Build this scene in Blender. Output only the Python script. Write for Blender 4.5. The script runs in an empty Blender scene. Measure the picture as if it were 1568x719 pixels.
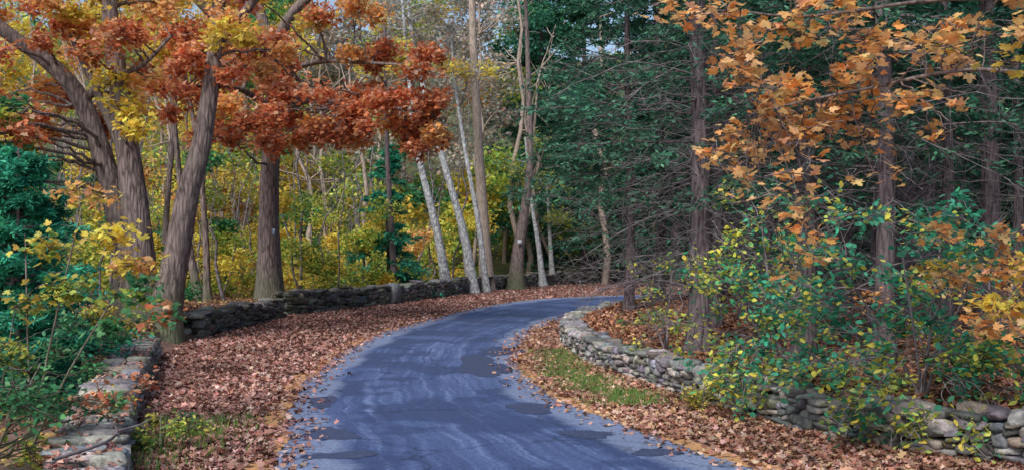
import bpy, math
import numpy as np
from mathutils import Vector
rng = np.random.default_rng(11)
U = rng.uniform
scene = bpy.context.scene

# ------------------------------------------------------------ mesh helpers
def mesh_obj(name, V, F, mat, col=None, smooth=False, parent=None, uv=None):
    V = np.asarray(V, dtype=np.float32).reshape(-1, 3)
    F = np.asarray(F, dtype=np.int32)
    n, k = F.shape
    me = bpy.data.meshes.new(name)
    me.vertices.add(len(V)); me.vertices.foreach_set("co", V.ravel())
    me.loops.add(n * k); me.loops.foreach_set("vertex_index", F.ravel())
    me.polygons.add(n)
    me.polygons.foreach_set("loop_start", np.arange(0, n * k, k, dtype=np.int32))
    me.update(calc_edges=True)
    if smooth:
        me.polygons.foreach_set("use_smooth", np.ones(n, dtype=bool))
    if col is not None:
        a = me.attributes.new("Col", 'FLOAT_COLOR', 'FACE')
        c = np.ones((n, 4), dtype=np.float32); c[:, :3] = np.clip(col, 0, 1)
        a.data.foreach_set("color", c.ravel())
    if uv is not None:
        l = me.uv_layers.new(name="UVMap")
        l.data.foreach_set("uv", np.asarray(uv, dtype=np.float32)[F.ravel()].ravel())
    me.materials.append(mat)
    ob = bpy.data.objects.new(name, me)
    scene.collection.objects.link(ob)
    if parent: ob.parent = parent
    return ob

def empty(name):
    e = bpy.data.objects.new(name, None); e.empty_display_size = .3
    scene.collection.objects.link(e); return e

def sm(t):
    t = np.clip(t, 0, 1); return t * t * (3 - 2 * t)

def norm(a):
    return a / (np.linalg.norm(a, axis=-1, keepdims=True) + 1e-9)

def mir(r):
    r = [tuple(p) for p in r]
    return np.array(r + [(-x, y) for x, y in r[-2:0:-1]])
TM = {
 'diamond': np.array([(0, 0), (.34, .5), (0, 1), (-.34, .5)]),
 'needle': np.array([(0, 0), (.12, .4), (0, 1), (-.12, .4)]),
 'spray': np.array([(0, 0), (.17, .4), (0, 1), (-.17, .4)]),
 'oval': mir([(0, 0), (.22, .2), (.3, .5), (.18, .8), (0, 1)]),
 'lobed': mir([(0, 0), (.36, .16), (.2, .38), (.42, .68), (.16, .72), (0, 1)]),
 'maple': mir([(0, 0), (.3, -.08), (.26, .1), (.62, .2), (.46, .36), (.62, .66), (.36, .56), (.2, .6), (.24, .84), (0, 1.08)]),
}
def leaves(P, size, tm, bias=.6, D=None, curl=.12):
    T = TM[tm]; k = len(T); N = len(P)
    n = rng.normal(size=(N, 3)); n[:, 2] = np.abs(n[:, 2]) + bias * 2; n = norm(n)
    d = rng.normal(size=(N, 3)) if D is None else D + rng.normal(size=(N, 3)) * .3
    if D is None: d[:, 2] -= .3
    y = norm(d - (d * n).sum(1, keepdims=True) * n); x = np.cross(y, n)
    s = np.broadcast_to(size, (N,)).reshape(N, 1, 1)
    tz = curl * (np.abs(T[:, 0]) * 1.6 - (T[:, 1] - .5) ** 2 * 1.2)
    cs = U(-1, 1.6, (N, 1, 1))
    V = P[:, None, :] + s * (T[None, :, 0:1] * x[:, None] + T[None, :, 1:2] * y[:, None] + tz[None, :, None] * cs * n[:, None])
    F = np.arange(N * k).reshape(N, k)
    return V.reshape(-1, 3), F

def pick(pal, N, jit=.18):
    pal = np.array(pal); c = pal[rng.integers(0, len(pal), N)]
    return c * (1 + rng.normal(size=(N, 1)) * jit) * (1 + rng.normal(size=(N, 3)) * .06)

def tubes(P, R, sides=4, lump=0):
    P = np.asarray(P, float); R = np.asarray(R, float)
    T, n, _ = P.shape
    t = norm(np.gradient(P, axis=1))
    m = norm(t.mean(1))
    ref = np.where(np.abs(m[:, 2:3]) > .75, np.array([[0., 1., 0.]]), np.array([[0., 0., 1.]]))
    a = norm(np.cross(t, ref[:, None, :])); b = np.cross(t, a)
    th = np.arange(sides) * 2 * math.pi / sides
    rr = R[:, :, None] * np.ones(sides)
    if lump:
        z = np.arange(n)[None, :, None]
        rr = rr * (1 + lump * (np.sin(th * 3 + 1 + z * .13)[...] * .5 + np.sin(th * 5 + z * .31) * .35 + U(-1, 1, rr.shape) * .5))
    V = P[:, :, None, :] + rr[..., None] * (np.cos(th)[None, None, :, None] * a[:, :, None] + np.sin(th)[None, None, :, None] * b[:, :, None])
    idx = np.arange(T * n * sides).reshape(T, n, sides)
    i0 = idx[:, :-1]; i1 = idx[:, 1:]
    F = np.stack([i0, np.roll(i0, -1, 2), np.roll(i1, -1, 2), i1], -1).reshape(-1, 4)
    return V.reshape(-1, 3), F

def join(parts):
    Vs, Fs, o = [], [], 0
    for V, F in parts:
        Vs.append(V); Fs.append(F + o); o += len(V)
    return np.concatenate(Vs), np.concatenate(Fs)

def spl(pts, n):
    p = np.array(pts, float)
    p = np.vstack([2 * p[0] - p[1], p, 2 * p[-1] - p[-2]])
    m = len(p) - 3
    t = np.linspace(0, m - 1e-6, n); i = t.astype(int); f = (t - i)[:, None]
    a, b, c, d = p[i], p[i + 1], p[i + 2], p[i + 3]
    return .5 * (2 * b + (c - a) * f + (2 * a - 5 * b + 4 * c - d) * f ** 2 + (3 * b - a - 3 * c + d) * f ** 3)

def bez(S, E, bend, n, up=0.):
    L = np.linalg.norm(E - S, axis=1, keepdims=True)
    M = (S + E) / 2 + rng.normal(size=S.shape) * L * bend; M[:, 2] += up * L[:, 0]
    t = np.linspace(0, 1, n)[None, :, None]
    P = (1 - t) ** 2 * S[:, None] + 2 * t * (1 - t) * M[:, None] + t ** 2 * E[:, None]
    P[:, 1:] += rng.normal(size=P[:, 1:].shape) * L[:, None] * .012
    return P

# ------------------------------------------------------------ materials
def nodes(name):
    m = bpy.data.materials.new(name); m.use_nodes = True
    nt = m.node_tree; b = nt.nodes["Principled BSDF"]
    return m, nt, b, nt.nodes["Material Output"]
def N(nt, t, **kw):
    n = nt.nodes.new(t)
    for k, v in kw.items():
        if k in n.inputs: n.inputs[k].default_value = v
        else: setattr(n, k, v)
    return n
def ramp(nt, src, stops):
    r = nt.nodes.new("ShaderNodeValToRGB"); e = r.color_ramp.elements
    while len(e) < len(stops): e.new(.5)
    for i, (p, c) in enumerate(stops):
        e[i].position = p; e[i].color = (*c, 1) if len(c) == 3 else c
    nt.links.new(src, r.inputs[0]); return r.outputs[0]
def mixc(nt, fac, a, b, mode='MIX'):
    m = nt.nodes.new("ShaderNodeMix"); m.data_type = 'RGBA'; m.blend_type = mode
    for s, v in ((m.inputs[0], fac), (m.inputs[6], a), (m.inputs[7], b)):
        if isinstance(v, (int, float)): s.default_value = v
        elif isinstance(v, tuple): s.default_value = (*v, 1)
        else: nt.links.new(v, s)
    return m.outputs[2]
def bump(nt, b, h, st, dist=.02):
    bp = N(nt, "ShaderNodeBump", Strength=st, Distance=dist)
    nt.links.new(h, bp.inputs["Height"]); nt.links.new(bp.outputs[0], b.inputs["Normal"])

def leaf_mat(name, trans=.35, rough=.55):
    m, nt, b, out = nodes(name)
    at = N(nt, "ShaderNodeAttribute", attribute_name="Col"); c = at.outputs["Color"]
    tc = N(nt, "ShaderNodeTexCoord")
    ns = N(nt, "ShaderNodeTexNoise", Scale=22., Detail=1.)
    nt.links.new(tc.outputs["Object"], ns.inputs["Vector"])
    v = ramp(nt, ns.outputs[0], [(.3, (.75, .73, .7)), (.7, (1.2, 1.2, 1.2))])
    c = mixc(nt, 1., c, v, 'MULTIPLY')
    nt.links.new(c, b.inputs["Base Color"])
    b.inputs["Roughness"].default_value = rough
    b.inputs["Specular IOR Level"].default_value = .3
    tr = N(nt, "ShaderNodeBsdfTranslucent"); nt.links.new(c, tr.inputs[0])
    mx = N(nt, "ShaderNodeMixShader"); mx.inputs[0].default_value = trans
    nt.links.new(b.outputs[0], mx.inputs[1]); nt.links.new(tr.outputs[0], mx.inputs[2])
    nt.links.new(mx.outputs[0], out.inputs[0])
    return m
def matte_leaf(name, trans):
    m, nt, b, out = nodes(name); nt.nodes.remove(b)
    at = N(nt, "ShaderNodeAttribute", attribute_name="Col"); c = at.outputs["Color"]
    df = N(nt, "ShaderNodeBsdfDiffuse"); nt.links.new(c, df.inputs[0])
    tr = N(nt, "ShaderNodeBsdfTranslucent"); nt.links.new(c, tr.inputs[0])
    mx = N(nt, "ShaderNodeMixShader"); mx.inputs[0].default_value = trans
    nt.links.new(df.outputs[0], mx.inputs[1]); nt.links.new(tr.outputs[0], mx.inputs[2])
    nt.links.new(mx.outputs[0], out.inputs[0])
    return m
def bark_mat(name, dark, light, sc=(9, 9, 1.6), blotch=None, moss=0.):
    m, nt, b, out = nodes(name)
    tc = N(nt, "ShaderNodeTexCoord"); mp = N(nt, "ShaderNodeMapping"); mp.inputs["Scale"].default_value = sc
    nt.links.new(tc.outputs["Object"], mp.inputs[0])
    n1 = N(nt, "ShaderNodeTexNoise", Scale=1.5, Detail=6., Roughness=.65, Distortion=.6)
    vo = N(nt, "ShaderNodeTexVoronoi", feature='DISTANCE_TO_EDGE', Scale=1.3)
    nt.links.new(mp.outputs[0], n1.inputs["Vector"]); nt.links.new(mp.outputs[0], vo.inputs["Vector"])
    ad = N(nt, "ShaderNodeMath", operation='MULTIPLY_ADD'); ad.inputs[1].default_value = .9
    nt.links.new(vo.outputs[0], ad.inputs[0]); nt.links.new(n1.outputs[0], ad.inputs[2])
    c = ramp(nt, ad.outputs[0], [(.38, dark), (.75, light)])
    n2 = N(nt, "ShaderNodeTexNoise", Scale=1.1, Detail=4.)
    nt.links.new(tc.outputs["Object"], n2.inputs["Vector"])
    f = ramp(nt, n2.outputs[0], [(.45, (0, 0, 0)), (.65, (.7, .7, .7))])
    c = mixc(nt, f, c, mixc(nt, .5, c, blotch))
    if moss:
        sx = N(nt, "ShaderNodeSeparateXYZ"); nt.links.new(tc.outputs["Object"], sx.inputs[0])
        mr = N(nt, "ShaderNodeMapRange"); nt.links.new(sx.outputs[2], mr.inputs[0])
        mr.inputs[1].default_value = 1.8; mr.inputs[2].default_value = .0; mr.inputs[3].default_value = 0; mr.inputs[4].default_value = moss
        mm = N(nt, "ShaderNodeMath", operation='MULTIPLY'); nt.links.new(mr.outputs[0], mm.inputs[0]); nt.links.new(n1.outputs[0], mm.inputs[1])
        c = mixc(nt, mm.outputs[0], c, (.10, .14, .06))
    nt.links.new(c, b.inputs["Base Color"]); b.inputs["Roughness"].default_value = .9
    b.inputs["Specular IOR Level"].default_value = .15
    bump(nt, b, ad.outputs[0], .9, .05)
    return m
def simple_mat(name, c):
    m, nt, b, out = nodes(name); nt.nodes.remove(b)
    tc = N(nt, "ShaderNodeTexCoord"); n1 = N(nt, "ShaderNodeTexNoise", Scale=6., Detail=1.)
    nt.links.new(tc.outputs["Object"], n1.inputs["Vector"])
    k = ramp(nt, n1.outputs[0], [(.35, tuple(v * .5 for v in c)), (.65, tuple(v * 1.25 for v in c))])
    df = N(nt, "ShaderNodeBsdfDiffuse"); nt.links.new(k, df.inputs[0]); nt.links.new(df.outputs[0], out.inputs[0])
    return m
LEAF = leaf_mat("autumn_leaf", .48)
CANO = matte_leaf("canopy_leaf", .52)
NEED = matte_leaf("conifer_needle", .3)
FARL = matte_leaf("far_leaf", .42)
LITM = matte_leaf("dry_leaf", .08)
OAKB = bark_mat("oak_bark", (.055, .042, .04), (.30, .23, .21), blotch=(.19, .17, .14), moss=1.4)
PINB = bark_mat("pine_bark", (.035, .028, .032), (.20, .15, .155), blotch=(.15, .135, .13))
BIRB = bark_mat("birch_bark", (.16, .16, .17), (.56, .56, .56), (4, 4, 3), blotch=(.42, .43, .42))
TANB = bark_mat("pale_bark", (.22, .17, .13), (.54, .43, .35), blotch=(.42, .34, .28))
TWIG = simple_mat("dead_twig", (.22, .19, .196))

def stone_mat(name):
    m, nt, b, out = nodes(name)
    at = N(nt, "ShaderNodeAttribute", attribute_name="Col")
    tc = N(nt, "ShaderNodeTexCoord")
    n1 = N(nt, "ShaderNodeTexNoise", Scale=11., Detail=8., Roughness=.75)
    n2 = N(nt, "ShaderNodeTexNoise", Scale=4.2, Detail=6., Roughness=.7)
    for n in (n1, n2): nt.links.new(tc.outputs["Object"], n.inputs["Vector"])
    v = ramp(nt, n1.outputs[0], [(.3, (.35, .34, .33)), (.5, (.9, .9, .9)), (.72, (1.7, 1.62, 1.5))])
    c = mixc(nt, 1., at.outputs["Color"], v, 'MULTIPLY')
    f = ramp(nt, n2.outputs[0], [(.54, (0, 0, 0)), (.66, (.8, .8, .8))])
    c = mixc(nt, f, c, (.11, .11, .075))
    nt.links.new(c, b.inputs["Base Color"]); b.inputs["Roughness"].default_value = .95
    b.inputs["Specular IOR Level"].default_value = .15
    bump(nt, b, n1.outputs[0], 1., .04)
    return m
STONE = stone_mat("field_stone")

# ------------------------------------------------------------ plan of the place
RW = np.array([(14, -8), (12, 0), (9.5, 5), (7, 8), (5, 10.2), (3.74, 11.6), (2.99, 13.4), (2.21, 16.4), (1.43, 19.8), (1.2, 24.5),
               (1.7, 28.5), (2.9, 33), (4.5, 37), (7.3, 40.2), (12, 42.5), (30, 44), (60, 44.3)], float)
LW = np.array([(-2.3, -8), (-2.4, 2), (-2.7, 5), (-3.2, 7.66), (-4.0, 10), (-5.05, 13.2), (-6.5, 18), (-7.2, 20.5), (-7.7, 23.5),
               (-7.5, 32.6), (-7.6, 34), (-4.9, 42), (-.2, 60), (3.3, 68), (9, 74), (9, 500)], float)
RL = [(-.9, -8), (-1.4, 3), (-1.9, 7), (-2.29, 10.06), (-2.83, 13.2), (-3.21, 15.6), (-3.43, 18.7), (-3.53, 23.2), (-3.3, 27.5), (-2.8, 31),
      (-1.53, 38.2), (.45, 44.8), (3.2, 48.7), (8, 51.5), (16, 53), (40, 55)]
RR = [(4, -8), (3.6, 3), (3.0, 7), (2.3, 10.06), (1.2, 13), (.45, 15.9), (.13, 19), (.15, 22.4), (.5, 27), (1.0, 30), (2.1, 34.5),
      (3.8, 38.8), (6.2, 42), (10, 44.6), (17, 46.5), (40, 49)]
def xr(y): return np.interp(y, RW[:, 1], RW[:, 0], right=80)
def xl(y): return np.interp(y, LW[:, 1], LW[:, 0])
def hz(x, y):
    x = np.asarray(x, float); y = np.asarray(y, float)
    s = x - xr(y); q = xl(y) - x
    z = sm(s / .5) * .42 + .045 * np.clip(s - .4, 0, 30)
    mid = sm((y - 21) / 2) * (1 - sm((y - 34) / 3)); near = 1 - sm((y - 19) / 3)
    z = z + sm(q / .5) * (mid * .5 + (1 - mid - near) * .12) - near * .6 * sm((q - .3) / 3)
    z = z + .3 * np.clip(y - 78, 0, 140) + .1 * np.clip(np.abs(x) - 32, 0, 200)
    out = sm((s - .3) / 1.5) + sm((q - .3) / 1.5)
    z = z + out * (.07 * np.sin(x * 1.3 + y * .7) + .05 * np.sin(x * 2.9 - y * 2.1) + .04 * np.sin(y * 3.7 + x))
    return z

# ------------------------------------------------------------ ground
def ground():
    n = 320; t = np.linspace(-1, 1, n)
    X = 600 * np.sinh(6.2 * t) / math.sinh(6.2)
    m = 420; t = np.linspace(-.75, 1, m)
    Y = 14 + 900 * np.sinh(6.0 * t) / math.sinh(6.0)
    gx, gy = np.meshgrid(X, Y)
    V = np.stack([gx, gy, hz(gx, gy)], -1).reshape(-1, 3)
    i = np.arange(n * m).reshape(m, n)
    F = np.stack([i[:-1, :-1], i[:-1, 1:], i[1:, 1:], i[1:, :-1]], -1).reshape(-1, 4)
    mt, nt, b, out = nodes("forest_floor")
    tc = N(nt, "ShaderNodeTexCoord")
    n1 = N(nt, "ShaderNodeTexNoise", Scale=14., Detail=7., Roughness=.75)
    n2 = N(nt, "ShaderNodeTexNoise", Scale=.35, Detail=6., Roughness=.7)
    for k in (n1, n2): nt.links.new(tc.outputs["Object"], k.inputs["Vector"])
    c = ramp(nt, n1.outputs[0], [(.3, (.06, .033, .028)), (.5, (.19, .10, .08)), (.7, (.38, .23, .19))])
    f = ramp(nt, n2.outputs[0], [(.5, (0, 0, 0)), (.65, (.8, .8, .8))])
    sx = N(nt, "ShaderNodeSeparateXYZ"); nt.links.new(tc.outputs["Object"], sx.inputs[0])
    mr = N(nt, "ShaderNodeMapRange"); nt.links.new(sx.outputs[1], mr.inputs[0]); mr.inputs[1].default_value = 62; mr.inputs[2].default_value = 78
    c = mixc(nt, f, c, (.09, .08, .035))
    fc = ramp(nt, n2.outputs[0], [(.35, (.02, .045, .018)), (.5, (.07, .09, .03)), (.65, (.16, .14, .045))])
    c = mixc(nt, mr.outputs[0], c, fc)
    nt.links.new(c, b.inputs["Base Color"]); b.inputs["Roughness"].default_value = .95
    bump(nt, b, n1.outputs[0], .8, .05)
    mesh_obj("ground", V, F, mt, smooth=True)
ground()

# ------------------------------------------------------------ road
def ribbon(Lp, Rp, n, w, z, ex=0., rag=.05):
    A = spl(Lp, n); B = spl(Rp, n)
    c = norm(B - A)
    def wob():
        k = np.arange(n); return (np.sin(k * .11 + U(0, 6)) + .7 * np.sin(k * .29 + U(0, 6)))[:, None] * rag + rng.normal(size=(n, 1)) * rag * .6
    A = A - c * (ex + wob()); B = B + c * (ex + wob())
    t = np.linspace(0, 1, w)[None, :, None]
    P = A[:, None] * (1 - t) + B[:, None] * t
    mid = (A + B) / 2; arc = np.concatenate([[0], np.cumsum(np.linalg.norm(np.diff(mid, axis=0), axis=1))])
    V = np.concatenate([P, np.full((n, w, 1), z)], -1)
    uv = np.stack([np.broadcast_to(t[:, :, 0], (n, w)), np.broadcast_to(arc[:, None], (n, w))], -1)
    i = np.arange(n * w).reshape(n, w)
    F = np.stack([i[:-1, :-1], i[:-1, 1:], i[1:, 1:], i[1:, :-1]], -1).reshape(-1, 4)
    return V.reshape(-1, 3), F, uv.reshape(-1, 2)
def asphalt():
    m, nt, b, out = nodes("asphalt")
    uv = N(nt, "ShaderNodeUVMap", uv_map="UVMap"); tc = N(nt, "ShaderNodeTexCoord")
    mp = N(nt, "ShaderNodeMapping"); mp.inputs["Scale"].default_value = (30, .14, 1)
    nt.links.new(uv.outputs[0], mp.inputs[0])
    st = N(nt, "ShaderNodeTexNoise", Scale=1., Detail=6., Roughness=.8, Distortion=.0)
    nt.links.new(mp.outputs[0], st.inputs["Vector"])
    big = N(nt, "ShaderNodeTexNoise", Scale=.5, Detail=9., Roughness=.62)
    nt.links.new(tc.outputs["Object"], big.inputs["Vector"])
    fine = N(nt, "ShaderNodeTexNoise", Scale=26., Detail=8., Roughness=.9)
    nt.links.new(tc.outputs["Object"], fine.inputs["Vector"])
    c = ramp(nt, st.outputs[0], [(.34, (.038, .062, .15)), (.52, (.068, .105, .23)), (.68, (.17, .23, .40))])  # blue cast of the shaded sky light is put into the asphalt colours
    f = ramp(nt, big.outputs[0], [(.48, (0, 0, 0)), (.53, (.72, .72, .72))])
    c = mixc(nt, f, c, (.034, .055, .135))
    sx = N(nt, "ShaderNodeSeparateXYZ"); nt.links.new(uv.outputs[0], sx.inputs[0])
    d = N(nt, "ShaderNodeMath", operation='SUBTRACT'); d.inputs[1].default_value = .5; nt.links.new(sx.outputs[0], d.inputs[0])
    a = N(nt, "ShaderNodeMath", operation='ABSOLUTE'); nt.links.new(d.outputs[0], a.inputs[0])
    ma = N(nt, "ShaderNodeMath", operation='MULTIPLY_ADD'); ma.inputs[1].default_value = .35
    nt.links.new(big.outputs[0], ma.inputs[0]); nt.links.new(a.outputs[0], ma.inputs[2])
    e = ramp(nt, ma.outputs[0], [(.51, (0, 0, 0)), (.56, (1, 1, 1))])
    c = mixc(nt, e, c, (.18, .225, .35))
    fv = ramp(nt, fine.outputs[0], [(.34, (.4, .4, .4)), (.66, (1.65, 1.65, 1.65))])
    c = mixc(nt, 1., c, fv, 'MULTIPLY')
    vo = N(nt, "ShaderNodeTexVoronoi", feature='DISTANCE_TO_EDGE', Scale=.6)
    wv = N(nt, "ShaderNodeTexNoise", Scale=2.5, Detail=6.); nt.links.new(tc.outputs["Object"], wv.inputs["Vector"])
    ws = mixc(nt, .3, tc.outputs["Object"], wv.outputs[1]); nt.links.new(ws, vo.inputs["Vector"])
    cr = ramp(nt, vo.outputs[0], [(.004, (.4, .4, .4)), (.011, (1, 1, 1))])
    c = mixc(nt, .6, c, cr, 'MULTIPLY')
    nt.links.new(c, b.inputs["Base Color"])
    rr = ramp(nt, big.outputs[0], [(.4, (.85, .85, .85)), (.6, (.5, .5, .5))])
    nt.links.new(rr, b.inputs["Roughness"])
    b.inputs["Specular IOR Level"].default_value = .4
    bump(nt, b, fine.outputs[0], .5, .012)
    return m
ASPH = asphalt()
def plain(name, c1, c2, sc=20., rough=.9):
    m, nt, b, out = nodes(name)
    tc = N(nt, "ShaderNodeTexCoord"); n1 = N(nt, "ShaderNodeTexNoise", Scale=sc, Detail=6., Roughness=.7)
    nt.links.new(tc.outputs["Object"], n1.inputs["Vector"])
    c = ramp(nt, n1.outputs[0], [(.35, c1), (.65, c2)])
    nt.links.new(c, b.inputs["Base Color"]); b.inputs["Roughness"].default_value = rough
    bump(nt, b, n1.outputs[0], .4, .02)
    return m
V, F, uv = ribbon(RL, RR, 500, 10, .004, .3, .03)
mesh_obj("road_shoulder", V, F, plain("needle_litter", (.28, .13, .05), (.68, .38, .17), 25.), uv=uv)
V, F, uv = ribbon(RL, RR, 700, 14, .008, 0., .035)
mesh_obj("road", V, F, ASPH, uv=uv)
def blob(cx, cy, a, b, ang, z=.012, n=70):
    th = np.arange(n) * 2 * math.pi / n
    r = 1 + .16 * np.sin(2 * th + U(0, 6)) + .13 * np.sin(3 * th + U(0, 6)) + .08 * np.sin(5 * th + U(0, 6)) + .05 * np.sin(9 * th + U(0, 6)) + rng.normal(size=n) * .035
    x = a * r * np.cos(th); y = b * r * np.sin(th); ca, sa = math.cos(ang), math.sin(ang)
    return np.stack([cx + x * ca - y * sa, cy + x * sa + y * ca, np.full(n, z)], -1), np.arange(n)[None]
pp = [blob(-1.75, 10.75, .36, .2, .1), blob(-2.1, 12.0, .3, .4, .15), blob(.85, 12.0, .28, .28, .2), (blob(1.5, 10.9, .22, .22, .3)),
      blob(.25, 14.0, .33, .45, .3), blob(-2.65, 14.6, .22, .5, .1), blob(-.55, 19.2, .45, 1.7, .05), blob(-.2, 22, .4, 1.1, -.1)]
V, F = join(pp)
mesh_obj("road_patches", V, F, plain("tar_patch", (.022, .034, .08), (.07, .09, .17), 35., .65))

# ------------------------------------------------------------ dry stone walls
def cube_tpl(k):
    g = np.linspace(-1, 1, k + 1); fs = []
    for ax in range(3):
        for s in (-1, 1):
            for i in range(k):
                for j in range(k):
                    q = []
                    for a, b_ in ((0, 0), (1, 0), (1, 1), (0, 1)):
                        p = [0, 0, 0]; p[ax] = s; p[(ax + 1) % 3] = g[i + a]; p[(ax + 2) % 3] = g[j + b_]; q.append(tuple(p))
                    if s < 0: q = q[::-1]
                    fs.append(q)
    idx = {}
    F = []
    for q in fs:
        F.append([idx.setdefault(tuple(np.round(p, 5)), len(idx)) for p in q])
    return np.array(list(idx.keys())), np.array(F)
CT, CF = cube_tpl(4)
def stones(C, H, ANG, cols, kk=9.):
    S = len(C)
    p = CT[None] * np.ones((S, 1, 1))
    r = (np.abs(p) ** kk).sum(-1, keepdims=True) ** (1 / kk); p = p / r
    for _ in range(7):
        nn = norm(rng.normal(size=(S, 1, 3))); c = U(.85, 1.2, (S, 1, 1))
        ex = np.maximum(0, (p * nn).sum(-1, keepdims=True) - c); p = p - ex * nn
    p = p * (1 + (p[..., [1, 2, 0]] * rng.normal(size=(S, 1, 3)) * .16)) + rng.normal(size=p.shape) * .04
    p = p * H[:, None, :]
    tl = rng.normal(size=(S, 1)) * .1
    x, z = p[..., 0].copy(), p[..., 2].copy(); p[..., 0] = x * np.cos(tl) - z * np.sin(tl); p[..., 2] = x * np.sin(tl) + z * np.cos(tl)
    ca, sa = np.cos(ANG)[:, None], np.sin(ANG)[:, None]
    x, y = p[..., 0].copy(), p[..., 1].copy(); p[..., 0] = x * ca - y * sa; p[..., 1] = x * sa + y * ca
    V = (p + C[:, None, :]).reshape(-1, 3)
    F = (CF[None] + (np.arange(S) * len(CT))[:, None, None]).reshape(-1, 4)
    return V, F, np.repeat(cols, len(CF), 0)
GREY = [(.36, .34, .32), (.26, .25, .26), (.44, .4, .36), (.30, .27, .23), (.22, .22, .21), (.5, .47, .43), (.31, .31, .34)]
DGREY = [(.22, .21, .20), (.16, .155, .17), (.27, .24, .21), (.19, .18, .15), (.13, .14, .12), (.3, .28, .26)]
def wall(name, poly, height, thick, slen, pal, courses=4, cap=True, zoff=0., h2=None):
    poly = np.array(poly, float); h2 = h2 or height
    P = spl(poly, 400); arc = np.concatenate([[0], np.cumsum(np.linalg.norm(np.diff(P, axis=0), axis=1))])
    tot = arc[-1]
    def at(s):
        x = np.interp(s, arc, P[:, 0]); y = np.interp(s, arc, P[:, 1])
        x2 = np.interp(s + .05, arc, P[:, 0]); y2 = np.interp(s + .05, arc, P[:, 1])
        x1 = np.interp(s - .05, arc, P[:, 0]); y1 = np.interp(s - .05, arc, P[:, 1])
        return x, y, math.atan2(y2 - y1, x2 - x1)
    C, H, A = [], [], []
    for side in (-1, 1):
        z = 0.
        for c in range(courses):
            ch = height / courses * U(.85, 1.15); s = U(0, slen)
            while s < tot:
                k = (1 + (h2 / height - 1) * s / tot) * (1 + .08 * math.sin(s * 1.9) + .05 * math.sin(s * 4.7))
                l = slen * U(.4, 1.6) * (1.15 - .1 * c); sub = 2 if U(0, 1) < .18 else 1
                x, y, a = at(s + l / 2); dp = thick * U(.42, .6)
                for sb in range(sub):
                    off = side * (thick / 2 - dp / 2 + U(-.04, .04)); hh = ch * U(.8, 1.25) / sub
                    C.append((x - math.sin(a) * off, y + math.cos(a) * off, zoff + k * (z + ch * (sb + .5) / sub) + U(-.02, .02))); H.append((l / 2 * 1.06, dp / 2, k * hh / 2 * 1.12)); A.append(a + U(-.15, .15))
                s += l
            z += ch
    if cap:
        s = 0.
        while s < tot:
            k = (1 + (h2 / height - 1) * s / tot) * (1 + .08 * math.sin(s * 1.9) + .05 * math.sin(s * 4.7))
            l = slen * U(.5, 1.7); x, y, a = at(s + l / 2)
            m_ = 2 if U(0, 1) < .55 else 1
            for q in range(m_):
                hh = U(.03, .08); off = 0 if m_ == 1 else (q - .5) * thick * .55
                C.append((x - math.sin(a) * off, y + math.cos(a) * off, zoff + height * k + hh * .6)); H.append((l / 2 * 1.03, thick / 2 * U(.8, 1.1) / m_ * (1.1 if m_ == 2 else 1), hh)); A.append(a + U(-.3, .3))
            s += l
    C, H, A = np.array(C), np.array(H), np.array(A)
    V, F, col = stones(C, H, A, pick(pal, len(C), .22))
    return mesh_obj(name, V, F, STONE, col=col)
wall("stone_wall", RW[2:13] + np.array([.2, 0]), .40, .5, .23, GREY, 4, h2=.38)
wall("stone_wall", LW[2:8], .36, .6, .24, GREY, 4)
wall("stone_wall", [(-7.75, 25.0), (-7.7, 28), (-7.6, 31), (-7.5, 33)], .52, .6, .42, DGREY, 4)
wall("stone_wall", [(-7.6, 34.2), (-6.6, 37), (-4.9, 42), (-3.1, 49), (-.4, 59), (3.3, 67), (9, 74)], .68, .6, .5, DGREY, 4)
V, F, col = stones(np.array([(-4.7, 41.6, .4)]), np.array([(.3, .22, .45)]), np.array([1.2]), np.array([(.24, .25, .26)]))
mesh_obj("boundary_stone", V, F, STONE, col=col)

# ------------------------------------------------------------ palettes
RUS = [(.74, .27, .12), (.6, .19, .09), (.82, .37, .19), (.84, .5, .34), (.48, .14, .065), (.78, .29, .13), (.86, .43, .22)]
ORG = [(.93, .47, .15), (.88, .39, .12), (.95, .58, .25), (.82, .5, .2), (.94, .54, .26)]
YEL = [(.88, .68, .12), (.82, .62, .1), (.74, .66, .15), (.92, .6, .12)]
YGR = [(.48, .56, .11), (.33, .48, .1), (.64, .62, .12), (.19, .35, .1), (.74, .66, .13)]
GRN = [(.06, .24, .1), (.1, .34, .15), (.05, .2, .09), (.15, .38, .15)]
PINE = [(.035, .14, .085), (.055, .19, .12), (.03, .11, .07), (.08, .25, .15)]
PALE = [(.44, .44, .38), (.5, .42, .33), (.34, .39, .34), (.56, .46, .34), (.55, .37, .27), (.58, .56, .5)]

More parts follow.
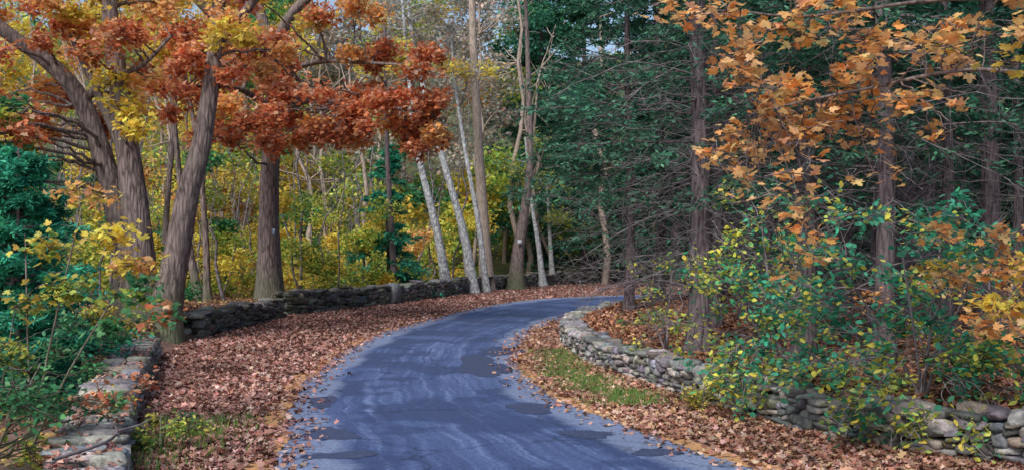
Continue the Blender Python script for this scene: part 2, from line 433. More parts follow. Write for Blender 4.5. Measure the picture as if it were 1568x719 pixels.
# ------------------------------------------------------------ tree builder
def tree(name, limbs, clumps, bark, tm='lobed', size=.14, lpt=14, bias=.35, lim_sides=14, br_r=.05, flare=.55, lm=None):
    e = empty(name); parts = []; skel = []
    for pts, r0, r1 in limbs:
        n = 40; P = spl(pts, n); t = np.linspace(0, 1, n)
        R = r0 + (r1 - r0) * t
        R = R * (1 + flare * np.exp(-t * 13))
        parts.append(tubes(P[None], R[None], lim_sides, .05)); skel.append(np.hstack([P, R[:, None]]))
    sk = np.concatenate(skel)
    LP, LC = [], []
    for (x, y, z, rx, ry, rz, nt_, pal) in clumps:
        c = np.array([x, y, z], float)
        d = np.linalg.norm(sk[:, :3] - c, axis=1) + .7 * np.clip(sk[:, 2] - z + .3, 0, 99) + 3. * (sk[:, 2] < sk[:, 2].min() + .25 * (sk[:, 2].max() - sk[:, 2].min()))
        j = int(np.argmin(d)); s0 = sk[j, :3]
        B = bez(s0[None], c[None], .12, 14, .06); rb = min(sk[j, 3] * .6, br_r * (1 + .12 * np.linalg.norm(c - s0)))
        parts.append(tubes(B, np.linspace(rb, rb * .3, 14)[None], 6))
        k = max(3, nt_ // 6); R = np.array([rx, ry, rz])
        S = B[0][rng.integers(7, 14, k)]
        q = norm(rng.normal(size=(k, 3))) * U(.3, .75, (k, 1)); E = c + q * R
        SB = bez(S, E, .1, 8, .05); parts.append(tubes(SB, np.linspace(rb * .35, .006, 8)[None] * np.ones((k, 1)), 4))
        pi = rng.integers(0, k, nt_); S2 = SB[pi, rng.integers(2, 8, nt_)]
        q = norm(rng.normal(size=(nt_, 3))) * U(.15, 1.2, (nt_, 1)) ** .6; E2 = c + q * R
        dv = E2 - S2; L = np.linalg.norm(dv, axis=1, keepdims=True); E2 = S2 + dv * np.minimum(1, .75 * max(R) / L)
        TW = bez(S2, E2, .1, 6, .0); parts.append(tubes(TW, np.linspace(.007, .003, 6)[None] * np.ones((nt_, 1)), 3))
        ti = np.repeat(np.arange(nt_), lpt); tt = U(.2, 1, len(ti)) * 5; i0 = np.minimum(tt.astype(int), 4); f = (tt - i0)[:, None]
        p = TW[ti, i0] * (1 - f) + TW[ti, i0 + 1] * f + rng.normal(size=(len(ti), 3)) * size * .7
        LP.append(p); cl = pick(pal, len(ti)); LC.append(cl * U(.8, 1.2))
    V, F = join(parts); mesh_obj("trunk_and_limbs", V, F, bark, smooth=True, parent=e)
    if LP:
        P = np.concatenate(LP); s = size * U(.6, 1.25, len(P))
        V, F = leaves(P, s, tm, bias); mesh_obj("foliage", V, F, lm or LEAF, col=np.concatenate(LC), parent=e)
    return e

def box_clumps(n, x, y, z, r, nt_, pals, flat=.6):
    out = []
    for i in range(n):
        rr = U(*r); out.append((U(*x), U(*y), U(*z), rr, rr, rr * flat, nt_, pals[rng.integers(0, len(pals))]))
    return out

# big many-stemmed oak on the left
cl = box_clumps(40, (-12.2, -8.2), (22, 26.5), (4.7, 8.4), (.4, .85), 14, [RUS, ORG, RUS, ORG, YEL], .42)
cl += box_clumps(24, (-8.8, -5.2), (22.5, 26), (6.0, 8.6), (.4, .8), 14, [ORG, YEL, RUS, ORG], .42)
cl += box_clumps(13, (-12.4, -9.8), (21, 24), (3.6, 5.4), (.4, .75), 15, [GRN, YGR, RUS], .42)
cl += box_clumps(6, (-14, -3), (20, 28), (9.6, 14), (1.2, 1.8), 22, [RUS, ORG, YEL])
tree("oak_tree", [
    ([(-8.5, 24, -.3), (-8.52, 24, 1), (-8.54, 24, 1.9), (-8.7, 24, 3.4), (-8.9, 24, 4.9), (-9.1, 24, 6.4), (-9.25, 24, 7.9), (-9.4, 24.3, 13)], .42, .13),
    ([(-8.05, 23.9, -.3), (-7.9, 23.9, .9), (-7.7, 23.9, 1.9), (-7.42, 23.9, 3.4), (-7.12, 23.9, 4.5), (-6.9, 23.9, 5.9), (-6.7, 23.9, 7.9), (-6.4, 23.5, 12)], .36, .12),
    ([(-8.95, 24.2, -.3), (-8.95, 24.2, 1), (-9.0, 24.2, 2.2), (-9.4, 24.2, 4), (-9.9, 24.1, 5.5), (-10.6, 24, 6.4), (-11.8, 23.9, 7.3), (-13.5, 23.8, 9)], .34, .12),
    ([(-8.8, 24, 4.2), (-9.6, 24, 5.9), (-10.3, 24, 7.6), (-11, 24, 10)], .12, .05),
    ([(-9.9, 24.1, 5.6), (-9.0, 23.8, 6.1), (-8.3, 23.5, 6.3), (-7.6, 23.3, 6.9)], .09, .03),
    ([(-6.85, 23.9, 6.8), (-6.0, 23.7, 7.6), (-5.0, 23.2, 8.6), (-4, 23, 10)], .12, .05),
], cl, OAKB, size=.145, lpt=14, lm=CANO, flare=.9, br_r=.035)
# second oak with the russet boughs
cl = box_clumps(60, (-10.2, -2.2), (28.5, 32.5), (5.3, 8.4), (.4, .95), 18, [RUS, RUS, RUS, ORG], .38)
cl += box_clumps(20, (-9.2, -1.4), (29, 31.5), (4.9, 6.6), (.35, .7), 15, [RUS], .4)
cl += box_clumps(20, (-10.5, -3), (30, 34), (8, 9.8), (.6, 1.1), 20, [ORG, ORG, RUS, YEL], .45)
cl += box_clumps(5, (-13, -2), (30, 39), (10.4, 15), (1.3, 2.), 26, [RUS, ORG])
tree("oak_tree", [
    ([(-8.1, 35, .2), (-8.12, 35, 1.5), (-8.15, 35, 3), (-8.1, 35, 5), (-8.0, 35, 7.2), (-8.15, 35, 9), (-8.6, 35, 11), (-8.7, 35, 15)], .43, .13),
    ([(-8.1, 35, 8.2), (-8.8, 34.7, 9.4), (-10, 34.3, 10.), (-11.5, 34, 12)], .24, .1),
    ([(-8.05, 35, 6.2), (-7.2, 33.8, 6.7), (-6.2, 32.4, 6.8), (-4.8, 31, 6.5), (-3, 30.2, 6.2), (-2, 30, 5.9)], .14, .03),
    ([(-8.05, 35, 7.4), (-7.0, 33.8, 8.0), (-5.8, 32.4, 8.0), (-4.4, 31, 7.7), (-3.2, 30.2, 7.5)], .12, .03),
    ([(-8.05, 35, 8.4), (-7.4, 34.6, 9.8), (-6, 34, 11), (-4.5, 33, 12.5)], .22, .08),
    ([(-8.0, 35, 6.8), (-8.7, 33.8, 7.3), (-9.4, 32.2, 7.2), (-10, 31, 6.9)], .12, .04),
], cl, OAKB, size=.165, lpt=13, lm=CANO, br_r=.04)

# birches and slender trees behind the far wall
def slim(name, pts, r0, r1, bark, pals, nb=6, top=3.):
    p = np.array(pts); z1 = p[-1]
    cl = [(z1[0] + U(-2, 2), z1[1] + U(-2, 2), z1[2] - U(0, top), 1.2, 1.2, .8, 24, pals[rng.integers(0, len(pals))]) for _ in range(nb)]
    return tree(name, [(pts, r0, r1)], cl, bark, size=.17, lpt=8, lim_sides=9, br_r=.03, lm=CANO)
slim("birch_tree", [(-3.15, 52, -.2), (-3.7, 52, 3), (-4.7, 52, 7.1), (-5.1, 52, 10.5), (-5.5, 52, 15)], .25, .07, BIRB, [PALE, YGR])
slim("birch_tree", [(-1.85, 52, -.2), (-2.4, 52, 3), (-3.5, 52, 6.9), (-4.7, 52, 11.4), (-5.3, 52.3, 15)], .25, .07, BIRB, [PALE, YEL])
slim("birch_tree", [(-1.25, 53, -.2), (-1.7, 53, 3.5), (-2.3, 53, 6.8), (-2.8, 53, 10), (-3.1, 53, 13)], .16, .05, BIRB, [PALE, YEL])
slim("birch_tree", [(1.9, 63, 0), (1.6, 63, 2.5), (1.2, 63, 5), (.8, 63, 9)], .2, .06, BIRB, [YGR])
slim("birch_tree", [(2.6, 66, 0), (2.4, 66, 3), (2.2, 66, 7)], .2, .06, BIRB, [YGR])
slim("beech_tree", [(-1.3, 56, -.2), (-1.55, 56, 4), (-1.8, 56, 8), (-2.1, 56, 13.8), (-2.2, 56, 19)], .34, .16, TANB, [PALE])
slim("maple_tree", [(-5.1, 46, -.1), (-5.3, 46, 3), (-5.5, 46, 6.6), (-5.6, 46, 12)], .17, .07, PINB, [YGR, YEL])
slim("ash_tree", [(-9.9, 34, .3), (-10, 34, 3), (-10.3, 34, 6), (-11.3, 34, 11)], .12, .05, OAKB, [YEL, YGR])
slim("ash_tree", [(-11.4, 38, .3), (-12, 38, 4), (-12.4, 38, 8), (-13, 38, 13)], .14, .05, OAKB, [YEL])
slim("ash_tree", [(-13.4, 40, .3), (-13.2, 40, 4), (-12.9, 40, 8), (-13, 40, 13)], .14, .05, OAKB, [YEL])
slim("leaning_oak_tree", [(.2, 58, -.1), (.35, 58, 2), (.7, 58, 4.4), (1.0, 58, 7), (.9, 58, 12), (.6, 58, 20)], .40, .08, OAKB, [YGR, PALE])

# saplings and shrubs
def sapling(name, x, y, stems, clumps, tm, size, lpt, bark=OAKB, bias=.4):
    z = float(hz(x, y)) - .05
    limbs = [([(x, y, z), ((x * .6 + sx * .4), (y * .6 + sy * .4), z + (sz - z) * .45), (sx, sy, sz)], .02, .007) for sx, sy, sz in stems]
    return tree(name, limbs, clumps, bark, tm=tm, size=size, lpt=lpt, bias=bias, lim_sides=6, br_r=.008)
cl = [(-5.0, 12, 2.75, .5, .5, .18, 10, YEL + ORG), (-4.6, 11.8, 2.3, .5, .4, .16, 12, YEL), (-5.3, 12, 2.2, .5, .4, .16, 10, YEL + YGR), (-4.2, 11.8, 1.95, .4, .4, .12, 10, YEL + ORG),
      (-4.9, 11.6, 1.7, .5, .4, .16, 12, YGR), (-4.2, 11.6, 1.6, .45, .4, .12, 12, GRN + YGR), (-5.4, 11.6, 1.55, .4, .4, .2, 10, GRN + YEL), (-3.85, 11.5, 1.4, .35, .3, .12, 9, GRN + RUS),
      (-4.4, 11.6, 1.25, .5, .4, .16, 12, GRN), (-4.0, 11.6, 1.75, .3, .3, .1, 6, GRN)]
sapling("maple_sapling", -5.35, 11.6, [(-4.9, 11.9, 2.6), (-4.3, 11.8, 1.9), (-5.5, 11.8, 2.3)], cl, 'maple', .085, 8)
cl = box_clumps(18, (-5.2, -3.95), (8.2, 10), (.1, 1.3), (.25, .45), 13, [YGR, GRN, GRN, GRN])
cl += box_clumps(7, (-4.3, -3.7), (9.2, 11.5), (.45, .8), (.2, .3), 8, [YGR, GRN, RUS])
sapling("viburnum_shrub", -4.75, 9.2, [(-4.5, 9, 1.4), (-4.9, 9.3, 1.3), (-4.2, 9.3, 1.1)], cl, 'oval', .07, 8)
cl = box_clumps(16, (-7.9, -5.6), (12.5, 15.0), (0., 1.3), (.4, .6), 16, [YGR, GRN, GRN, GRN])
sapling("honeysuckle_shrub", -6.9, 14.0, [(-6.6, 13.9, 1.4), (-7.2, 14.2, 1.3)], cl, 'oval', .075, 10)
cl = box_clumps(16, (-9.6, -7.4), (18, 21), (.2, 2.2), (.4, .7), 22, [GRN, YGR, YEL])
sapling("honeysuckle_shrub", -8.6, 19.4, [(-8.2, 19, 2), (-9.2, 19.6, 2.2)], cl, 'oval', .1, 9)
BIT = [(.07, .4, .23), (.1, .48, .3), (.06, .33, .19), (.08, .38, .22), (.74, .72, .14), (.84, .72, .12), (.15, .44, .18), (.5, .64, .16)]
BITY = BIT[4:]
cl = box_clumps(54, (3.0, 5.6), (10.7, 12.8), (.5, 2.6), (.25, .5), 11, [BIT, BIT[:6], BIT[:4]], .9) + box_clumps(30, (3.2, 5.2), (10.2, 11.3), (.05, 1.2), (.2, .4), 8, [BITY, BIT, BIT], .9)
sapling("bittersweet_shrub", 4.6, 11.7, [(4.2, 11.3, 2.2), (4.8, 11.6, 2.5), (3.6, 11.6, 2.), (4.5, 11.2, 1.3), (5.3, 11.5, 2.3)], cl, 'oval', .09, 6, TWIG)
cl = box_clumps(40, (2.3, 4.4), (13.0, 15), (.4, 2.9), (.22, .42), 10, [BIT, BIT[:6], BITY], .9) + box_clumps(14, (2.4, 3.6), (12.4, 13.4), (.1, .8), (.2, .35), 8, [BITY, BIT])
sapling("bittersweet_shrub", 3.6, 14.0, [(3.3, 13.8, 2.4), (2.7, 13.9, 2.), (3.9, 14, 2.5)], cl, 'oval', .085, 6, TWIG)
cl = box_clumps(20, (5.0, 7.5), (13.0, 15.5), (.7, 2.4), (.3, .5), 12, [BIT, BIT, ORG])
sapling("viburnum_shrub", 6.4, 14.0, [(6.3, 13.8, 2.2), (5.4, 13.9, 1.6), (6.8, 14, 1.9)], cl, 'oval', .085, 7, TWIG)
cl = box_clumps(15, (1.9, 3.0), (16.2, 19), (.4, 2.), (.2, .35), 8, [BITY])
sapling("bittersweet_shrub", 2.6, 17.6, [(2.4, 17, 1.4), (2.7, 17.6, 2.), (2.3, 18.2, 1.2)], cl, 'oval', .07, 5, TWIG)
cl = box_clumps(15, (4.1, 5.4), (9.5, 10.8), (1.0, 2.3), (.22, .38), 6, [ORG, ORG, YEL], .4)
sapling("maple_sapling", 6.0, 9.9, [(5.2, 9.9, 2.2), (4.8, 9.8, 1.5), (5.6, 10, 2.0)], cl, 'maple', .082, 6)
# orange maple reaching over the wall at the right
base = [(2.2, 9, 3.35, 22), (1.95, 9.2, 3.1, 14), (2.6, 9, 3.55, 24), (3.0, 9, 3.35, 20), (2.9, 9.2, 3.8, 22),
      (2.2, 9, 4.0, 20), (1.8, 9.2, 4.2, 14), (2.7, 9, 4.25, 22), (3.4, 9, 3.65, 18), (3.4, 9, 4.1, 18),
      (3.8, 9, 3.9, 15), (4.2, 8.8, 4.0, 12), (2.5, 9.3, 3.0, 9), (2.3, 8.8, 2.6, 4), (2.45, 9, 2.15, 5), (3.2, 8.8, 3.0, 5)]
cl = []
for x, y, z, k in base:
    for q in range(4):
        cl.append((x + U(-.45, .45), y + U(-.7, .7), z + U(-.26, .26), U(.22, .42), U(.3, .5), U(.05, .1), max(2, k // 4), YEL if x > 3.7 and q == 0 else ORG))
cl += box_clumps(6, (3.6, 8.5), (8, 12), (5.2, 7.5), (.6, 1.), 20, [ORG, ORG, YEL])
tree("maple_tree", [([(6.4, 9.4, .3), (6.3, 9.4, 2), (6.1, 9.4, 4), (6.2, 9.4, 8)], .11, .04),
    ([(6.3, 9.4, 2.6), (5.4, 9.3, 3.4), (4.2, 9.2, 3.7), (3, 9.1, 3.5), (2.1, 9., 3.3)], .03, .008),
    ([(6.15, 9.4, 3.4), (5.2, 9.2, 4.2), (3.9, 9.1, 4.3), (2.6, 9.1, 4.15), (1.9, 9.1, 4.2)], .03, .008)], cl, OAKB, tm='maple', size=.085, lpt=7, bias=.6, lim_sides=8, br_r=.008)

# ------------------------------------------------------------ conifers
def conifer(name, x, y, H, r, live0, nd, nl, bl, sub=10, m=16, ns=.2, lean=(0, 0), pal=PINE, dead0=.8):
    e = empty(name); z0 = float(hz(x, y)) - .1
    n = 30; t = np.linspace(0, 1, n)
    P = np.stack([x + lean[0] * t + .05 * np.sin(t * 9), y + lean[1] * t, z0 + H * t], -1); R = r * (1 - t * .8) * (1 + .5 * np.exp(-t * 40))
    parts = [tubes(P[None], R[None], 12, .05)]
    tw = []
    def boughs(k, za, zb, L, rise):
        z = U(za, zb, k); a = U(0, 2 * math.pi, k); f = (z - 0) / H
        S = np.stack([np.interp(f, t, P[:, 0]), np.interp(f, t, P[:, 1]), z + z0], -1)
        d = np.stack([np.cos(a), np.sin(a), np.zeros(k)], -1)
        Lk = (L(z) * U(.55, 1.15, k))[:, None]
        E = S + d * Lk; E[:, 2] += (U(*rise, k) * Lk[:, 0])
        return bez(S, E, .08, 8, .1), d, Lk
    if nd:
        B, d, Lk = boughs(nd, dead0, max(live0, 3.5) + 1.8, lambda z: bl * .8 * np.ones_like(z), (-.5, .15))
        tw.append(tubes(B, np.linspace(.011, .004, 8)[None] * np.ones((nd, 1)), 4))
        k = 7; bi = np.repeat(np.arange(nd), k); j = rng.integers(2, 8, len(bi)); S = B[bi, j]
        sd = norm(d[bi] + rng.normal(size=(len(bi), 3)) * .75 + np.array([0, 0, -.25])); E = S + sd * (Lk[bi] * U(.12, .45, (len(bi), 1)))
        T2 = bez(S, E, .16, 5); tw.append(tubes(T2, np.linspace(.005, .002, 5)[None] * np.ones((len(bi), 1)), 3))
        if y < 27:
            bi2 = np.repeat(np.arange(len(bi)), 2); S = T2[bi2, rng.integers(1, 5, len(bi2))]
            E = S + norm(sd[bi2] + rng.normal(size=(len(bi2), 3)) * .8) * U(.08, .4, (len(bi2), 1))
            T3 = bez(S, E, .1, 4); tw.append(tubes(T3, np.linspace(.003, .0018, 4)[None] * np.ones((len(bi2), 1)), 3))
    if nl:
        B, d, Lk = boughs(nl, live0, H * .99, lambda z: bl * np.clip(1 - .85 * ((z - live0) / (H - live0)) ** 1.3, .1, 1), (-.25, .15))
        parts.append(tubes(B, np.linspace(.02, .006, 8)[None] * np.ones((nl, 1)), 5))
        bi = np.repeat(np.arange(nl), sub); j = rng.integers(2, 8, len(bi)); S = B[bi, j]
        side = np.stack([-d[bi][:, 1], d[bi][:, 0], np.zeros(len(bi))], -1) * rng.choice([-1, 1], (len(bi), 1))
        sd = norm(d[bi] * U(.4, 1, (len(bi), 1)) + side * U(.3, 1, (len(bi), 1)) + np.array([0, 0, 1]) * U(-.45, .1, (len(bi), 1)))
        E = S + sd * Lk[bi] * U(.18, .42, (len(bi), 1))
        T2 = bez(S, E, .05, 5, .03); parts.append(tubes(T2, np.linspace(.006, .003, 5)[None] * np.ones((len(bi), 1)), 3))
        ti = np.repeat(np.arange(len(bi)), m); tt = U(.1, 1, len(ti)) * 4; i0 = np.minimum(tt.astype(int), 3); f = (tt - i0)[:, None]
        p = T2[ti, i0] * (1 - f) + T2[ti, i0 + 1] * f + rng.normal(size=(len(ti), 3)) * .03
        tdir = sd[ti]; sid = np.cross(tdir, [0, 0, 1.]) * rng.choice([-1, 1], (len(ti), 1))
        D = tdir * .7 + sid * .9
        c = pick(pal, len(ti), .2) * np.repeat(np.repeat(U(.65, 1.3, nl), sub), m)[:, None]
        V, F = leaves(p, ns * U(.6, 1.2, len(p)), 'spray', .4, D, .05)
        mesh_obj("needles", V, F, NEED, col=c, parent=e)
    V, F = join(parts); mesh_obj("trunk_and_boughs", V, F, PINB, smooth=True, parent=e)
    if tw:
        V, F = join(tw); mesh_obj("dead_twigs", V, F, TWIG, parent=e)
    return e
LH = [(.06, .18, .11), (.09, .24, .15), (.05, .14, .095), (.12, .29, .17)]
conifer("hemlock_tree", 3.07, 17.2, 15, .19, 3.4, 74, 70, 2.8, ns=.14, m=20, pal=LH)
conifer("hemlock_tree", 4.6, 16.5, 14, .17, 2.2, 56, 90, 2.3, m=22, ns=.13, pal=LH)
conifer("hemlock_tree", 5.5, 15.5, 15, .15, 2.8, 50, 60, 2.4, ns=.14, pal=LH)
conifer("pine_tree", 9.1, 20, 16, .19, 3.2, 34, 70, 2.8)
conifer("pine_tree", 10.3, 26, 16, .2, 3, 20, 70, 3)
conifer("pine_tree", 7.9, 25, 16, .2, 3, 40, 80, 3)
conifer("pine_tree", 8.3, 22, 15, .16, 3, 34, 70, 3)
conifer("pine_tree", 6.6, 19, 15, .12, 3.5, 36, 50, 2.4, ns=.17)
conifer("pine_tree", 7.3, 17.6, 14, .11, 3.5, 30, 40, 2.2, ns=.17)
conifer("hemlock_tree", 4.1, 21, 14, .11, 3.6, 54, 54, 2.4, ns=.15, pal=LH)
conifer("hemlock_tree", 4.8, 34, 17, .2, 2.4, 60, 140, 3.6, ns=.2, m=22, pal=LH)
conifer("hemlock_tree", 3.3, 29.5, 15, .14, 2.8, 80, 140, 3., ns=.18, m=20, pal=LH)
conifer("hemlock_tree", 5.4, 24, 16, .17, 3.0, 80, 96, 3.2, ns=.18, pal=LH)
conifer("hemlock_tree", 8, 39, 18, .24, 1.5, 16, 120, 4.2, ns=.28, pal=LH)
conifer("pine_tree", 4.9, 71, 22, .3, 1.0, 0, 170, 5, ns=.34, m=20, pal=LH)
conifer("pine_tree", 10, 64, 22, .3, 1.0, 0, 160, 5, ns=.4)
conifer("pine_tree", 2.2, 80, 24, .3, 3, 0, 160, 5, ns=.38, m=20, pal=LH)
conifer("pine_tree", 15, 60, 22, .3, 1.0, 0, 150, 5, ns=.42)
for i in range(22):
    yy = U(28, 54); xx = yy * U(.17, .56)
    if yy > 42 and yy < 56: yy = yy - 14
    conifer("pine_tree", xx, yy, U(15, 19), U(.11, .2), U(2.4, 3.8), 9, 60, 3.2, sub=9, m=14, ns=.28)
WP = [(.05, .32, .2), (.07, .38, .25), (.09, .43, .23), (.05, .26, .16)]
conifer("white_pine_tree", -7.3, 15.4, 3.9, .06, .2, 0, 110, 1.5, m=26, ns=.13, pal=WP)
conifer("white_pine_tree", -8.6, 17.4, 4.3, .07, .2, 0, 110, 1.8, m=24, ns=.15, pal=WP)
conifer("white_pine_tree", -11.6, 21.5, 6.5, .1, .4, 0, 80, 2.3, m=20, ns=.19, pal=WP)
conifer("white_pine_tree", -5.6, 47, 7, .09, .4, 0, 60, 1.8, m=16, ns=.24, pal=WP)

# ------------------------------------------------------------ undergrowth and distant forest
def mass(name, C, R, per, pals, size, tm, ns=14):
    LP = []; LC = []
    for c, r, pal in zip(C, R, pals):
        q = norm(rng.normal(size=(per, 3))) * (U(.2, 1, (per, 1)) ** .5) * np.array([r, r, r * .6])
        k = norm(rng.normal(size=(ns, 3))) * np.array([r, r, r * .65]) * U(.4, 1.1, (ns, 1)); ki = rng.integers(0, ns, per)
        q = q * .4 + k[ki] * .8
        LP.append(c + q); LC.append(pick(pal, per) * U(.7, 1.2) * U(.7, 1.25, ns)[ki][:, None])
    P = np.concatenate(LP); V, F = leaves(P, size * U(.6, 1.2, len(P)), tm, .2)
    return mesh_obj(name, V, F, FARL, col=np.concatenate(LC))
C, R, Pl = [], [], []
for i in range(350):
    y = U(36, 62); x = U(-.5, -.02) * y
    if x > xl(y) - 1.2: continue
    z = abs(rng.normal()) * 2.7 + .3
    if x / y > -.2: z *= .75
    C.append((x, y, z + float(hz(x, y)))); R.append(U(.6, 1.2)); f = U(0, 1)
    Pl.append(YEL if f < .32 else YGR if f < .78 else GRN if f < .95 else ORG)
mass("undergrowth_foliage", np.array(C), R, 400, Pl, .16, 'diamond')
C, R, Pl = [], [], []
for i in range(960):
    y = U(63, 100) if i < 700 else U(63, 72) if i < 880 else U(88, 100); x = U(-.58, .55) * y; z = U(.3, .26 * y + 1) * (1 if i < 700 else .45)
    if i >= 880: x = U(-.3, .02) * y; z = U(16, 30)
    u = x / y; f = U(0, 1)
    if u < -.2: pal = YEL if f < .35 else ORG if f < .62 else YGR if f < .88 else GRN
    elif u < .0:
        pal = (PALE if f < .8 else YGR if f < .88 else ORG) if z > 8 else (YGR if f < .5 else YEL if f < .75 else GRN)  # high centre foliage: haze painted in as pale, greyed leaf colour
    else: pal = PINE if f < .7 else GRN if f < .9 else YGR
    if x < 10 and y < 74 and x > xl(y) - 2: continue
    C.append((x, y, z)); R.append(U(1.6, 2.8)); Pl.append(pal)
mass("distant_forest_foliage", np.array(C), R, 430, Pl, .34, 'diamond')
k = 110; y = U(60, 100, k); x = U(-.56, .56, k) * y; z = hz(x, y) - .2; h = U(12, 24, k)
S = np.stack([x, y, z], -1); E = S + np.stack([rng.normal(size=k) * 1.2, rng.normal(size=k), h], -1)
T1 = bez(S, E, .02, 10)
V1 = tubes(T1, np.linspace(.2, .06, 10)[None] * U(.5, 1.3, (k, 1)), 6)
bi = np.repeat(np.arange(k), 14); S = T1[bi, rng.integers(3, 10, len(bi))]; d = norm(rng.normal(size=(len(bi), 3)) + np.array([0, 0, .8])); E = S + d * U(1, 4, (len(bi), 1))
T2 = bez(S, E, .1, 6); V2 = tubes(T2, np.linspace(.05, .015, 6)[None] * np.ones((len(bi), 1)), 4)
V, F = join([V1, V2]); mesh_obj("distant_forest_trunks", V, F, TANB, smooth=True)
k = 90; y = U(36, 62, k); x = U(-.48, -.03, k) * y; ok = x < xl(y) - 1; x, y = x[ok], y[ok]; k = len(x)
S = np.stack([x, y, hz(x, y)], -1); E = S + np.stack([rng.normal(size=k) * .9, rng.normal(size=k) * .5, U(4, 13, k)], -1)
T1 = bez(S, E, .03, 10); V1 = tubes(T1, np.linspace(.055, .015, 10)[None] * U(.5, 1.4, (k, 1)), 6)
bi = np.repeat(np.arange(k), 8); S = T1[bi, rng.integers(4, 10, len(bi))]; d = norm(rng.normal(size=(len(bi), 3)) + np.array([0, 0, .9])); E = S + d * U(.5, 2, (len(bi), 1))
V2 = tubes(bez(S, E, .1, 5), np.linspace(.016, .006, 5)[None] * np.ones((len(bi), 1)), 3)
V, F = join([V1, V2]); mesh_obj("undergrowth_stems", V, F, TWIG, smooth=True)

# ------------------------------------------------------------ fallen leaves
LA = spl(RL, 300); LB = spl(RR, 300)
def litter(name, P2, size, pal):
    x, y = P2[:, 0], P2[:, 1]; z = hz(x, y) + U(.012, .045, len(x))
    P = np.stack([x, y, z], -1); V, F = leaves(P, size * U(.6, 1.3, len(x)), 'lobed', .9, None, .35)
    patch = .9 + .2 * np.sin(x * 1.7 + y * .9) * np.sin(y * 1.1 - x * .6)
    mesh_obj(name, V, F, LITM, col=pick(pal, len(x), .28) * patch[:, None])
def edge(y, ph):
    return .14 * np.sin(y * 1.7 + ph) + .1 * np.sin(y * 4.1 + ph * 2) + .07 * np.sin(y * 9.3 + ph * 3)
LIT = [(.45, .255, .205), (.38, .17, .13), (.58, .40, .34), (.27, .12, .085), (.5, .29, .23), (.43, .23, .19), (.32, .17, .14)]
n = 78000; y = 8 + 54 * U(0, 1, n) ** 1.35; a = np.interp(y, LA[:, 1], LA[:, 0], right=40); f = U(0, 1, n)
x = xl(y) + .25 + (a - .22 + edge(y, 1.) - xl(y) - .2 - np.abs(rng.normal(size=n)) * .15) * f
x = np.where(U(0, 1, n) < .03, a + rng.normal(size=n) * .2, x)
litter("fallen_leaves", np.stack([x, y], -1)[x < a + .6], .09, LIT)
n = 14000; y = U(44, 72, n); x = U(-5, 14, n); a = np.interp(x, LA[:, 0][150:], LA[:, 1][150:]); sel = (y > a + .1) & (x > xl(y))
litter("fallen_leaves", np.stack([x, y], -1)[sel], .13, LIT)
n = 34000; y = 8 + 26 * U(0, 1, n) ** 1.2; b = np.interp(y, LB[:, 1], LB[:, 0]); f = U(0, 1, n)
b2 = b + .16 + edge(y, 2.5); x = b2 + (xr(y) + .08 - b2) * f ** .9
x = np.where(U(0, 1, n) < .04, b + rng.normal(size=n) * .22, x)
litter("fallen_leaves", np.stack([x, y], -1), .08, [(.47, .28, .21), (.39, .18, .125), (.57, .38, .3), (.31, .145, .1), (.6, .36, .22)])
n = 70000; y = 10 + 32 * U(0, 1, n) ** 1.2; x = xr(y) + .3 + 18 * U(0, 1, n) ** 1.5
litter("fallen_leaves", np.stack([x, y], -1), .1, [(.40, .19, .12), (.30, .135, .085), (.5, .26, .17), (.22, .1, .065), (.56, .3, .16)])
n = 26000; y = U(8, 60, n); x = xl(y) - .3 - 12 * U(0, 1, n) ** 1.5
litter("fallen_leaves", np.stack([x, y], -1), .11, [(.4, .22, .12), (.3, .15, .09), (.55, .38, .15), (.25, .13, .08)])
n = 600; y = U(8, 40, n); a = np.interp(y, LA[:, 1], LA[:, 0]); b = np.interp(y, LB[:, 1], LB[:, 0]); f = U(0, 1, n); f = np.where(f < .5, f ** 3., 1 - (1 - f) ** 3.)
litter("fallen_leaves", np.stack([a + (b - a) * f, y], -1), .06, LIT)
n = 900; y = U(6, 20, n); P = np.stack([xl(y) + U(-.28, .28, n), y, np.full(n, .45)], -1)
V, F = leaves(P, .07, 'lobed', .9, None, .35); mesh_obj("fallen_leaves", V, F, LITM, col=pick(LIT, n))

# ------------------------------------------------------------ grass and weeds on the verges
def grass(name, n, xs, ys, hgt):
    x = rng.normal(size=n) * xs[1] + xs[0]; y = U(*ys, n)
    P = np.stack([x, y, hz(x, y)], -1); D = rng.normal(size=(n, 3)) * .6 + np.array([0, 0, 1.])
    T = TM['needle']; nrm = norm(np.cross(D, rng.normal(size=(n, 3)))); dd = norm(D); s = (hgt * U(.3, 1.2, n))[:, None, None]
    W = np.cross(dd, nrm)
    V = P[:, None] + s * (T[None, :, 0:1] * .45 * W[:, None] + T[None, :, 1:2] * dd[:, None])
    mesh_obj(name, V.reshape(-1, 3), np.arange(n * 4).reshape(n, 4), LEAF, col=pick([(.12, .27, .06), (.22, .4, .09), (.42, .38, .14), (.14, .33, .09)], n))
for a0, b0, c0 in ((1.0, 17.2, 19.5), (1.25, 15.5, 17.2), (1.65, 14, 15.5), (.95, 19.5, 22)):
    grass("grass", 3600, (a0, .24), (b0, c0), .12)
grass("grass", 1700, (-3.5, .28), (9.5, 13), .16)
sx = box_clumps(9, (2.1, 3.), (12.6, 14.4), (.1, .35), (.2, .3), 10, [YEL, YGR])
sapling("weed_plant", 2.5, 13.8, [(2.4, 13.8, .4), (2.7, 13.7, .35)], sx, 'oval', .05, 6)
sx = box_clumps(9, (-4.0, -3.3), (10.4, 12), (.1, .35), (.15, .28), 10, [YGR, GRN])
sapling("weed_plant", -3.7, 11, [(-3.6, 10.9, .4), (-3.8, 11.3, .35)], sx, 'oval', .06, 6)

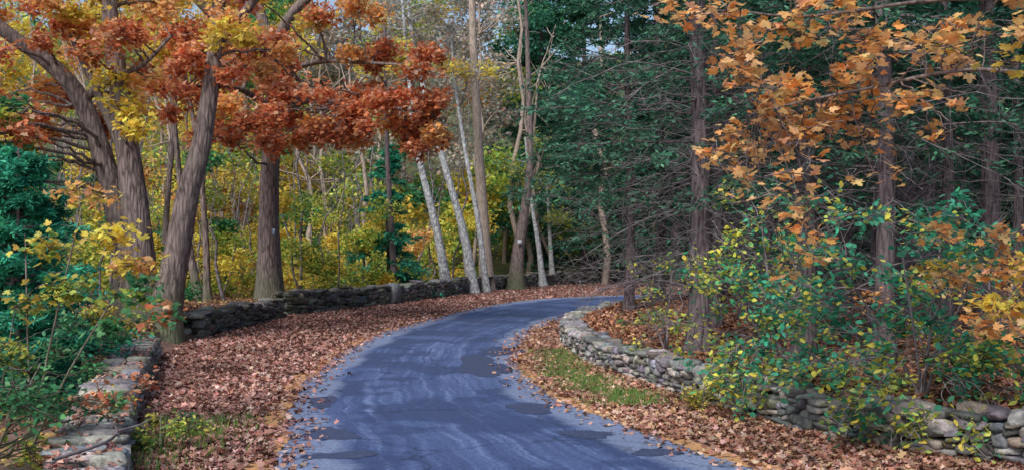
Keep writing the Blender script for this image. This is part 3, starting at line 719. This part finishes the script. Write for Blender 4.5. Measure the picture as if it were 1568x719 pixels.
# fallen branch on the near wall
P = spl([(-3.6, 8.2, .47), (-3.4, 8.7, .51), (-3.55, 9.4, .49), (-3.95, 10.2, .47)], 14)
V1 = tubes(P[None], np.linspace(.018, .008, 14)[None], 8, .05)
P2 = spl([(-3.55, 9.4, .49), (-3.4, 9.6, .52), (-3.42, 9.9, .53)], 8); V2 = tubes(P2[None], np.linspace(.01, .005, 8)[None], 6)
V, F = join([V1, V2]); mesh_obj("fallen_branch", V, F, TWIG, smooth=True)

# ------------------------------------------------------------ trail markers
def marker(x, y, z, w, h, c):
    e = empty("trail_marker")
    def plate(nm, w, h, yy, t, mat):
        V = np.array([(sx * w / 2, yy + sy * t / 2, sz * h / 2) for sx in (-1, 1) for sy in (-1, 1) for sz in (-1, 1)]) + np.array([x, y, z])
        F = np.array([(0, 1, 3, 2), (4, 6, 7, 5), (0, 4, 5, 1), (2, 3, 7, 6), (0, 2, 6, 4), (1, 5, 7, 3)])
        mesh_obj(nm, V, F, mat, parent=e)
    plate("border", w, h, 0, .012, plain("marker_border", tuple(v * .5 for v in c), tuple(v * .5 for v in c), 5.))
    plate("plate", w * .88, h * .88, -.012, .008, plain("marker_paint", c, tuple(v * .9 for v in c), 5.))
    plate("nail_top", .02, .02, -.02, .006, TWIG)
marker(.42, 57.52, 2.62, .24, .26, (.6, .62, .64))
marker(-7.86, 34.5, 2.75, .1, .22, (.35, .42, .52))

# ------------------------------------------------------------ camera, light
cam = bpy.data.cameras.new("camera"); co = bpy.data.objects.new("camera", cam); scene.collection.objects.link(co)
co.location = (0, 0, 2.1); co.rotation_euler = (math.radians(90), 0, 0)
cam.sensor_width = 36; cam.lens = 36.73; cam.shift_y = .01626; cam.clip_end = 3000; cam.clip_start = .05
scene.camera = co
sd = Vector((-.4, -.75, .9)).normalized(); el = math.asin(sd.z); az = math.atan2(sd.x, sd.y)
w = bpy.data.worlds.new("World"); scene.world = w; w.use_nodes = True; nt = w.node_tree
bg = nt.nodes["Background"]; sky = nt.nodes.new("ShaderNodeTexSky"); sky.sky_type = 'NISHITA'; sky.sun_disc = False
sky.sun_elevation = el; sky.sun_rotation = az; nt.links.new(sky.outputs[0], bg.inputs[0]); bg.inputs[1].default_value = .15
sl = bpy.data.lights.new("sun", 'SUN'); sl.energy = 3.7; sl.angle = math.radians(28); sl.color = (1, .965, .93)
so = bpy.data.objects.new("sun", sl); scene.collection.objects.link(so); so.rotation_euler = sd.to_track_quat('Z', 'Y').to_euler()
so.location = (-20, -20, 40)
scene.view_settings.view_transform = 'Standard'; scene.view_settings.look = 'None'; scene.view_settings.exposure = 0
